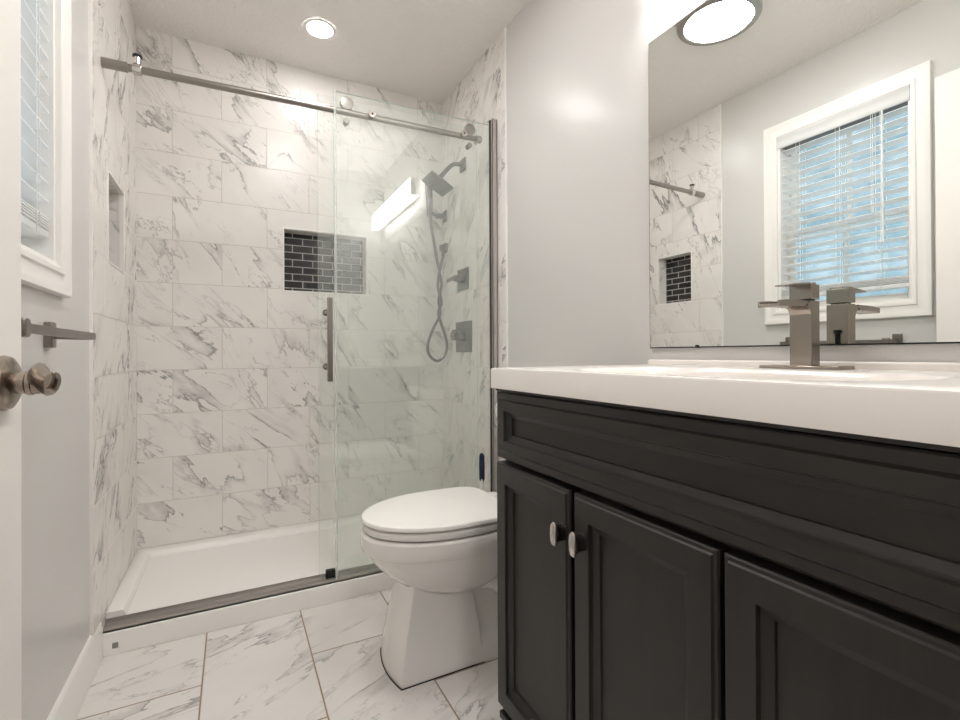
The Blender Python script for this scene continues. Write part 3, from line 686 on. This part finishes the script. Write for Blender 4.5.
for a, b, ky, lab in doors:
    d = MB().panel(VF, a, b, 0.134, 0.7135, P_D, 0.030).build('door', M['wood_v'], van, sharp=12)
    if ky:
        kz = 0.632
        def ov_ring(h, a_, b_): return [(VF - h, ky + a_ * math.copysign(abs(math.cos(t)) ** 0.8, math.cos(t)), kz + b_ * math.copysign(abs(math.sin(t)) ** 0.8, math.sin(t))) for t in [2 * PI * i / 28 for i in range(28)]]
        nb = MB().loft([ov_ring(-0.001, 0.0085, 0.0165), ov_ring(0.004, 0.0072, 0.0155), ov_ring(0.016, 0.0070, 0.0165), ov_ring(0.020, 0.0078, 0.0190)])
        kn = nb.build('knob', M['steel'], d)
        ov = MB()
        rings = [ov_ring(h, 0.0090 * q_, 0.0228 * q_) for q_, h in ((0.9, 0.0195), (1.0, 0.021), (1.0, 0.024), (0.9, 0.0262), (0.5, 0.0272), (0.02, 0.0275))]
        ov.loft(rings).build('oval_face', M['polished'], kn)

# countertop with integral basin
CF, CY0, CY1, CZ0, CZ1 = 0.551, 0.062, 1.008, 0.8912, 0.9397
top = thing('vanity_countertop', 'thick white countertop with an integral basin on the dark vanity', 'countertop', (0.82, 0.54, CZ0))
N = 64
def se(t, a, b, n=3.2):
    c, s = math.cos(t), math.sin(t); return (math.copysign(abs(c) ** (2 / n), c) * a, math.copysign(abs(s) ** (2 / n), s) * b)
bc = (0.770, 0.545); X2 = XR - 0.001
def outer(t, z, i=0.0):
    c, s = math.cos(t), math.sin(t); hx0, hx1, hy0, hy1 = bc[0] - CF - i, X2 - bc[0] - i * 0, bc[1] - CY0 - i, CY1 - bc[1] - i
    k = min((hx1 if c > 0 else hx0) / max(abs(c), 1e-9), (hy1 if s > 0 else hy0) / max(abs(s), 1e-9))
    return (bc[0] + c * k, bc[1] + s * k, z)
corner = [math.atan2(yy - bc[1], xx - bc[0]) for xx in (CF, X2) for yy in (CY0, CY1)]
ts = sorted([2 * PI * i / N - PI for i in range(N)] + corner)
rings = [[outer(t, CZ0) for t in ts], [outer(t, CZ1 - 0.004) for t in ts], [outer(t, CZ1 - 0.001, 0.0015) for t in ts], [outer(t, CZ1, 0.005) for t in ts]]
def inner(t, a, b, z): x, y = se(t, a, b); return (bc[0] + x, bc[1] + y, z)
for a, b, z in ((0.185, 0.285, CZ1), (0.178, 0.278, CZ1 - 0.002), (0.170, 0.268, CZ1 - 0.012), (0.150, 0.240, CZ1 - 0.085), (0.110, 0.190, CZ1 - 0.115), (0.03, 0.03, CZ1 - 0.122)):
    rings.append([inner(t, a, b, z) for t in ts])
MB().loft(rings).build('top', M['solid'], top, sharp=30)
bs = MB(); ring = []
for x_ in (XR - 0.001, XR - 0.019):
    ring.append([(x_, 0.062, CZ1 - 0.002), (x_, 1.012, CZ1 - 0.002), (x_, 1.012, 0.946)] + [(x_, 1.012 - 0.009 + 0.009 * math.cos(t), 0.9455 + 0.009 * math.sin(t)) for t in (0.4, 0.8, 1.2, PI / 2)] + [(x_, 0.062, 0.9545)])
bs.loft(ring).build('backsplash', M['solid'], top, bevel=0.004, seg=3)
MB().lathe((bc[0], bc[1], CZ1 - 0.1215), (0, 0, 1), [(0.0, 0), (0.022, 0), (0.022, 0.003), (0.018, 0.004), (0, 0.004)], seg=24).build('drain', M['faucet'], top)

# faucet
FX, FY, FZ = 1.020, 0.550, CZ1
fa = thing('faucet', 'square brushed nickel waterfall faucet on the countertop', 'faucet', (FX, FY, FZ))
MB().box(FX - 0.030, FX + 0.028, FY - 0.075, FY + 0.075, FZ, FZ + 0.007).build('deck_plate', M['faucet'], fa, bevel=0.0015)
ax0, ax1, ay0, ay1 = FX - 0.016, FX + 0.014, FY - 0.021, FY + 0.020
ZT = 1.076
body = MB().box(ax0, ax1, ay0, ay1, FZ + 0.007, ZT - 0.001)
# curved neck under the spout
pr = [(ax0 + 0.001, 1.046)] + [(ax0 - 0.016 + 0.016 * math.cos(t), 1.046 + 0.016 * math.sin(t)) for t in [PI / 2 * i / 6 for i in range(1, 7)]] + [(ax0 - 0.018, ZT - 0.010), (ax0 + 0.001, ZT - 0.002)]
body.loft([[(x, y, z) for x, z in pr] for y in (ay0, ay1)])
body.build('body', M['faucet'], fa, bevel=0.0015)
def spout_ring(x, z):
    w = (ay1 - ay0) / 2; c = (ay0 + ay1) / 2
    return [(x, c - w, z), (x, c + w, z), (x, c + w, z + 0.012), (x, c + w - 0.004, z + 0.012), (x, c + w - 0.004, z + 0.006), (x, c - w + 0.004, z + 0.006), (x, c - w + 0.004, z + 0.012), (x, c - w, z + 0.012)]
sp = MB().loft([spout_ring(ax0 - 0.010, 1.062), spout_ring(ax0 - 0.050, 1.062), spout_ring(ax0 - 0.080, 1.061), spout_ring(ax0 - 0.104, 1.059)])
sp = sp.build('spout', M['faucet'], fa, bevel=0.001)
MB().box(ax0 - 0.045, ax0 - 0.02, ay0 + 0.004, ay1 - 0.004, 1.0675, 1.0715).build('spout_opening', M['void'], sp)
MB().box(ax0 + 0.006, ax1 - 0.006, ay0 + 0.006, ay1 - 0.006, ZT - 0.002, ZT + 0.004).build('neck', M['void'], fa)
hb = MB().box(ax0 + 0.001, ax1 - 0.001, ay0 - 0.001, ay1 + 0.001, ZT + 0.0015, ZT + 0.032)
hb = hb.build('handle_block', M['faucet'], fa, bevel=0.0015)
MB().add([(ax0 - 0.052, ay0 + 0.002, 1.1025), (ax1 - 0.008, ay0 + 0.002, 1.1075), (ax1 - 0.008, ay1 - 0.002, 1.1075), (ax0 - 0.052, ay1 - 0.002, 1.1025),
          (ax0 - 0.052, ay0 + 0.002, 1.1055), (ax1 - 0.008, ay0 + 0.002, 1.1125), (ax1 - 0.008, ay1 - 0.002, 1.1125), (ax0 - 0.052, ay1 - 0.002, 1.1055)],
         [(0, 3, 2, 1), (4, 5, 6, 7), (0, 1, 5, 4), (1, 2, 6, 5), (2, 3, 7, 6), (3, 0, 4, 7)]).build('lever', M['faucet'], fa, bevel=0.001)
m = MB().box(ax1 - 0.0005, ax1 + 0.002, FY - 0.004, FY + 0.001, FZ + 0.01, 1.015).cyl((ax1 + 0.004, FY - 0.0015, FZ + 0.01), (ax1 + 0.004, FY - 0.0015, 1.012), 0.003, seg=10).cyl((ax1 + 0.004, FY - 0.0015, 1.012), (ax1 + 0.004, FY - 0.0015, 1.020), 0.006, seg=12)
tag(m.build('drain_pull_rod', M['rubber'], fa), 'thin pull rod behind the body')

# mirror
mi = thing('wall_mirror', 'large frameless mirror on the right wall above the countertop', 'mirror', (XR, 0.54, 0.9898))
my0, my1, mz0, mz1 = 0.075, 1.011, 0.9898, 1.8815
MB().box(XR - 0.006, XR - 0.001, my0, my1, mz0, mz1).build('mirror_glass', M['mirror'], mi, smooth=False)
mb = MB().box(XR - 0.0062, XR - 0.0008, my1, my1 + 0.0016, mz0, mz1).box(XR - 0.0062, XR - 0.0008, my0, my1, mz1, mz1 + 0.0016).box(XR - 0.0063, XR - 0.0008, my0, my0 + 0.001, mz0, mz1)
mb.build('edge_strip', M['grey'], mi)
MB().box(XR - 0.0075, XR - 0.0008, my0, my1, mz0 - 0.0030, mz0).build('bottom_channel', M['void'], mi)
for yy in (0.852, 0.300):
    MB().box(XR - 0.009, XR - 0.0008, yy - 0.004, yy + 0.004, mz0 - 0.004, mz0 + 0.004).build('clip', M['rubber'], mi)

# ================================================================== TOILET
TC = 1.424
to = thing('toilet', 'white elongated toilet with closed lid beside the vanity', 'toilet', (0.75, TC, 0))
def egg(xf, xb, w, z, n=56, nb=2.6, sh=0.56, yc=None, nf=2.0):
    yc = TC if yc is None else yc; xm = xf + (xb - xf) * sh; out = []
    for i in range(n):
        t = 2 * PI * i / n; c, s = math.cos(t), math.sin(t)
        if c < 0: x = xm + (xm - xf) * -abs(c) ** (2 / nf); y = w * math.copysign(abs(s) ** (2 / nf), s)
        else: x = xm + (xb - xm) * abs(c) ** (2 / nb); y = w * math.copysign(abs(s) ** (2 / nb), s)
        out.append((x, yc + y, z))
    return out
def rbox(xf, xb, w, z, n=56, e=5.0, yc=None, wb=None):
    yc = TC if yc is None else yc; out = []; wb = w if wb is None else wb
    for i in range(n):
        t = 2 * PI * i / n; c, s = math.cos(t), math.sin(t)
        fx_ = math.copysign(abs(c) ** (2 / e), c); fy_ = math.copysign(abs(s) ** (2 / e), s)
        ww = w + (wb - w) * (fx_ + 1) / 2
        out.append(((xf + xb) / 2 + (xb - xf) / 2 * fx_, yc + ww * fy_, z))
    return out
mb = MB()
mb.loft([egg(0.58, 0.74, 0.050, 0.215), egg(0.52, 0.77, 0.085, 0.235), egg(0.455, 0.80, 0.118, 0.268), egg(0.405, 0.82, 0.146, 0.310), egg(0.370, 0.83, 0.166, 0.350), egg(0.350, 0.835, 0.176, 0.378),
         egg(0.346, 0.836, 0.178, 0.381), egg(0.339, 0.838, 0.183, 0.388), egg(0.336, 0.84, 0.185, 0.410), egg(0.338, 0.84, 0.184, 0.430), egg(0.345, 0.84, 0.178, 0.437), egg(0.40, 0.80, 0.13, 0.437)])
# pedestal front block
PC = 1.444
def ped(xf, xb, w, z, fr=0.018):
    out = []; m = 10
    # curved front face from far to near, crisp side corners
    for i in range(m + 1):
        t = -1 + 2 * i / m; out.append((xf - fr * (1 - t * t) + fr * 0.3, PC + w * t * -1, z))
    out += [(xb, PC - w * 1.0, z), (xb, PC + w * 1.0, z)]
    return out
mb.loft([ped(0.426, 0.700, 0.110, 0.0), ped(0.426, 0.700, 0.109, 0.02), ped(0.442, 0.690, 0.098, 0.12), ped(0.458, 0.678, 0.091, 0.20), ped(0.470, 0.672, 0.088, 0.265), ped(0.470, 0.70, 0.090, 0.30)])
MB().loft([ped(0.4235, 0.702, 0.1125, 0.0), ped(0.4235, 0.702, 0.1125, 0.0025)]).build('floor_joint_shade', M['void'], to)  # caulk line and shadow gap at the foot, both put into a near-black plate
bowl = mb.build('bowl', M['ceramic'], to, sharp=38, bevel=0.003)
mb = MB()
mb.loft([rbox(0.60, 0.985, 0.092, 0.0), rbox(0.60, 0.985, 0.091, 0.045), rbox(0.60, 0.975, 0.080, 0.062), rbox(0.60, 0.97, 0.062, 0.085), rbox(0.60, 0.985, 0.058, 0.20), rbox(0.60, 1.02, 0.075, 0.30), rbox(0.62, 1.06, 0.12, 0.36), rbox(0.70, 1.075, 0.150, 0.40), rbox(0.72, 1.078, 0.155, 0.428)])
pts = catmull([(0.70, TC - 0.050, 0.26), (0.77, TC - 0.056, 0.235), (0.84, TC - 0.056, 0.15), (0.87, TC - 0.052, 0.08)], 6)
mb.tube(pts, 0.040, 16)
mb.build('trapway', M['ceramic'], to, sharp=60)
mb = MB().loft([egg(0.41, 0.76, 0.118, 0.436), egg(0.41, 0.76, 0.118, 0.4432), egg(0.346, 0.825, 0.179, 0.4432), egg(0.344, 0.826, 0.181, 0.4460), egg(0.344, 0.826, 0.181, 0.4590), egg(0.348, 0.822, 0.177, 0.4620)])
mb.build('seat', M['seatp'], to, sharp=40)
mb = MB().loft([egg(0.41, 0.73, 0.116, 0.461, nb=5), egg(0.41, 0.73, 0.116, 0.4692, nb=5), egg(0.343, 0.797, 0.179, 0.4692, nb=5), egg(0.340, 0.799, 0.182, 0.4715, nb=5), egg(0.340, 0.799, 0.182, 0.4790, nb=5), egg(0.3415, 0.798, 0.1805, 0.4820, nb=5), egg(0.346, 0.794, 0.176, 0.4843, nb=5), egg(0.354, 0.786, 0.168, 0.4852, nb=5)])
mb.build('lid', M['seatp'], to, sharp=30)
for s in (-1, 1):
    MB().box(0.800, 0.845, TC + s * 0.075 - 0.018, TC + s * 0.075 + 0.018, 0.437, 0.474).build('hinge', M['seatp'], to, bevel=0.006, seg=3)
TT = 1.428
mb = MB().loft([rbox(0.925, 1.082, 0.165, 0.425, e=7, yc=TT), rbox(0.912, 1.083, 0.176, 0.46, e=7, yc=TT), rbox(0.900, 1.084, 0.188, 0.725, e=7, yc=TT)])
mb.build('tank', M['ceramic'], to, sharp=50)
mb = MB().loft([rbox(0.895, 1.085, 0.192, 0.726, e=7, yc=TT), rbox(0.888, 1.086, 0.198, 0.734, e=7, yc=TT), rbox(0.888, 1.086, 0.198, 0.776, e=7, yc=TT), rbox(0.894, 1.084, 0.192, 0.788, e=7, yc=TT), rbox(0.92, 1.07, 0.16, 0.792, e=7, yc=TT)])
mb.build('tank_lid', M['ceramic'], to, sharp=50)
m = MB().cyl((0.902, TT + 0.150, 0.700), (0.888, TT + 0.150, 0.700), 0.010, seg=16).strip([(0.886, TT + 0.160, 0.700), (0.884, TT + 0.12, 0.698), (0.884, TT + 0.08, 0.694)], [0.014, 0.012, 0.012], [0.006, 0.005, 0.005], (0, 0, 1))
tag(m.build('flush_lever', M['polished'], to, bevel=0.001), 'chrome flush lever')

# toilet brush behind the toilet
tb = thing('toilet_brush', 'toilet brush with a navy blue handle standing behind the toilet', 'toilet brush', (0.925, 1.775, 0))
bxp, byp = 0.925, 1.775
MB().lathe((bxp, byp, 0.0), (0, 0, 1), [(0.0, 0), (0.050, 0), (0.052, 0.01), (0.048, 0.13), (0.045, 0.15), (0.040, 0.15), (0.040, 0.02), (0.0, 0.02)]).build('holder', M['seatp'], tb)
m = MB().tube([(bxp, byp, 0.10), (bxp, byp, 0.36), (bxp - 0.001, byp, 0.45)], [0.006, 0.006, 0.008], 12)
m.build('stem', M['seatp'], tb)
MB().lathe((bxp, byp, 0.03), (0, 0, 1), [(0.0, 0), (0.025, 0.01), (0.035, 0.04), (0.03, 0.09), (0.0, 0.1)]).build('bristles', M['bristle'], tb)
m = MB().strip([(bxp, byp, 0.432), (bxp, byp, 0.448), (bxp, byp, 0.50), (bxp, byp, 0.543), (bxp, byp, 0.556)], [0.010, 0.023, 0.024, 0.022, 0.012], [0.010, 0.016, 0.018, 0.016, 0.010], (1, -0.4, 0))
m.build('handle', M['navy'], tb, bevel=0.003)

# towel bar on the left wall, under the window
tw = thing('towel_bar', 'square brushed metal towel bar on the left wall under the window', 'towel bar', (XW, 1.22, 1.018))
NY = M['nickel_y']
BXX = -0.297
for yy in (1.452, 1.000):
    s = 1 if yy > 1.2 else -1
    MB().box(XW, XW + 0.016, yy - 0.016, yy + 0.016, 0.992, 1.052).build('wall_post', NY, tw, bevel=0.002)
pts = [(XW + 0.014, 1.452, 1.020)] + arc((BXX - 0.014, 1.438, 1.019), (0, 0.014, 0), (0.014, 0, 0), 0.0, PI / 2, 6)
pts += [(BXX, 1.42, 1.019), (BXX, 1.2, 1.018), (BXX, 1.014, 1.018)]
pts += arc((BXX - 0.014, 1.000 + 0.014, 1.018), (0.014, 0, 0), (0, -0.014, 0), 0, PI / 2, 6) + [(XW + 0.014, 1.000, 1.018)]
MB().strip(pts, 0.016, 0.009, (0, 0, 1)).build('bar', NY, tw, bevel=0.001)
MB().box(BXX - 0.004, BXX + 0.007, 0.992, 1.020, 1.003, 1.034).build('collar', NY, tw, bevel=0.005, seg=4)
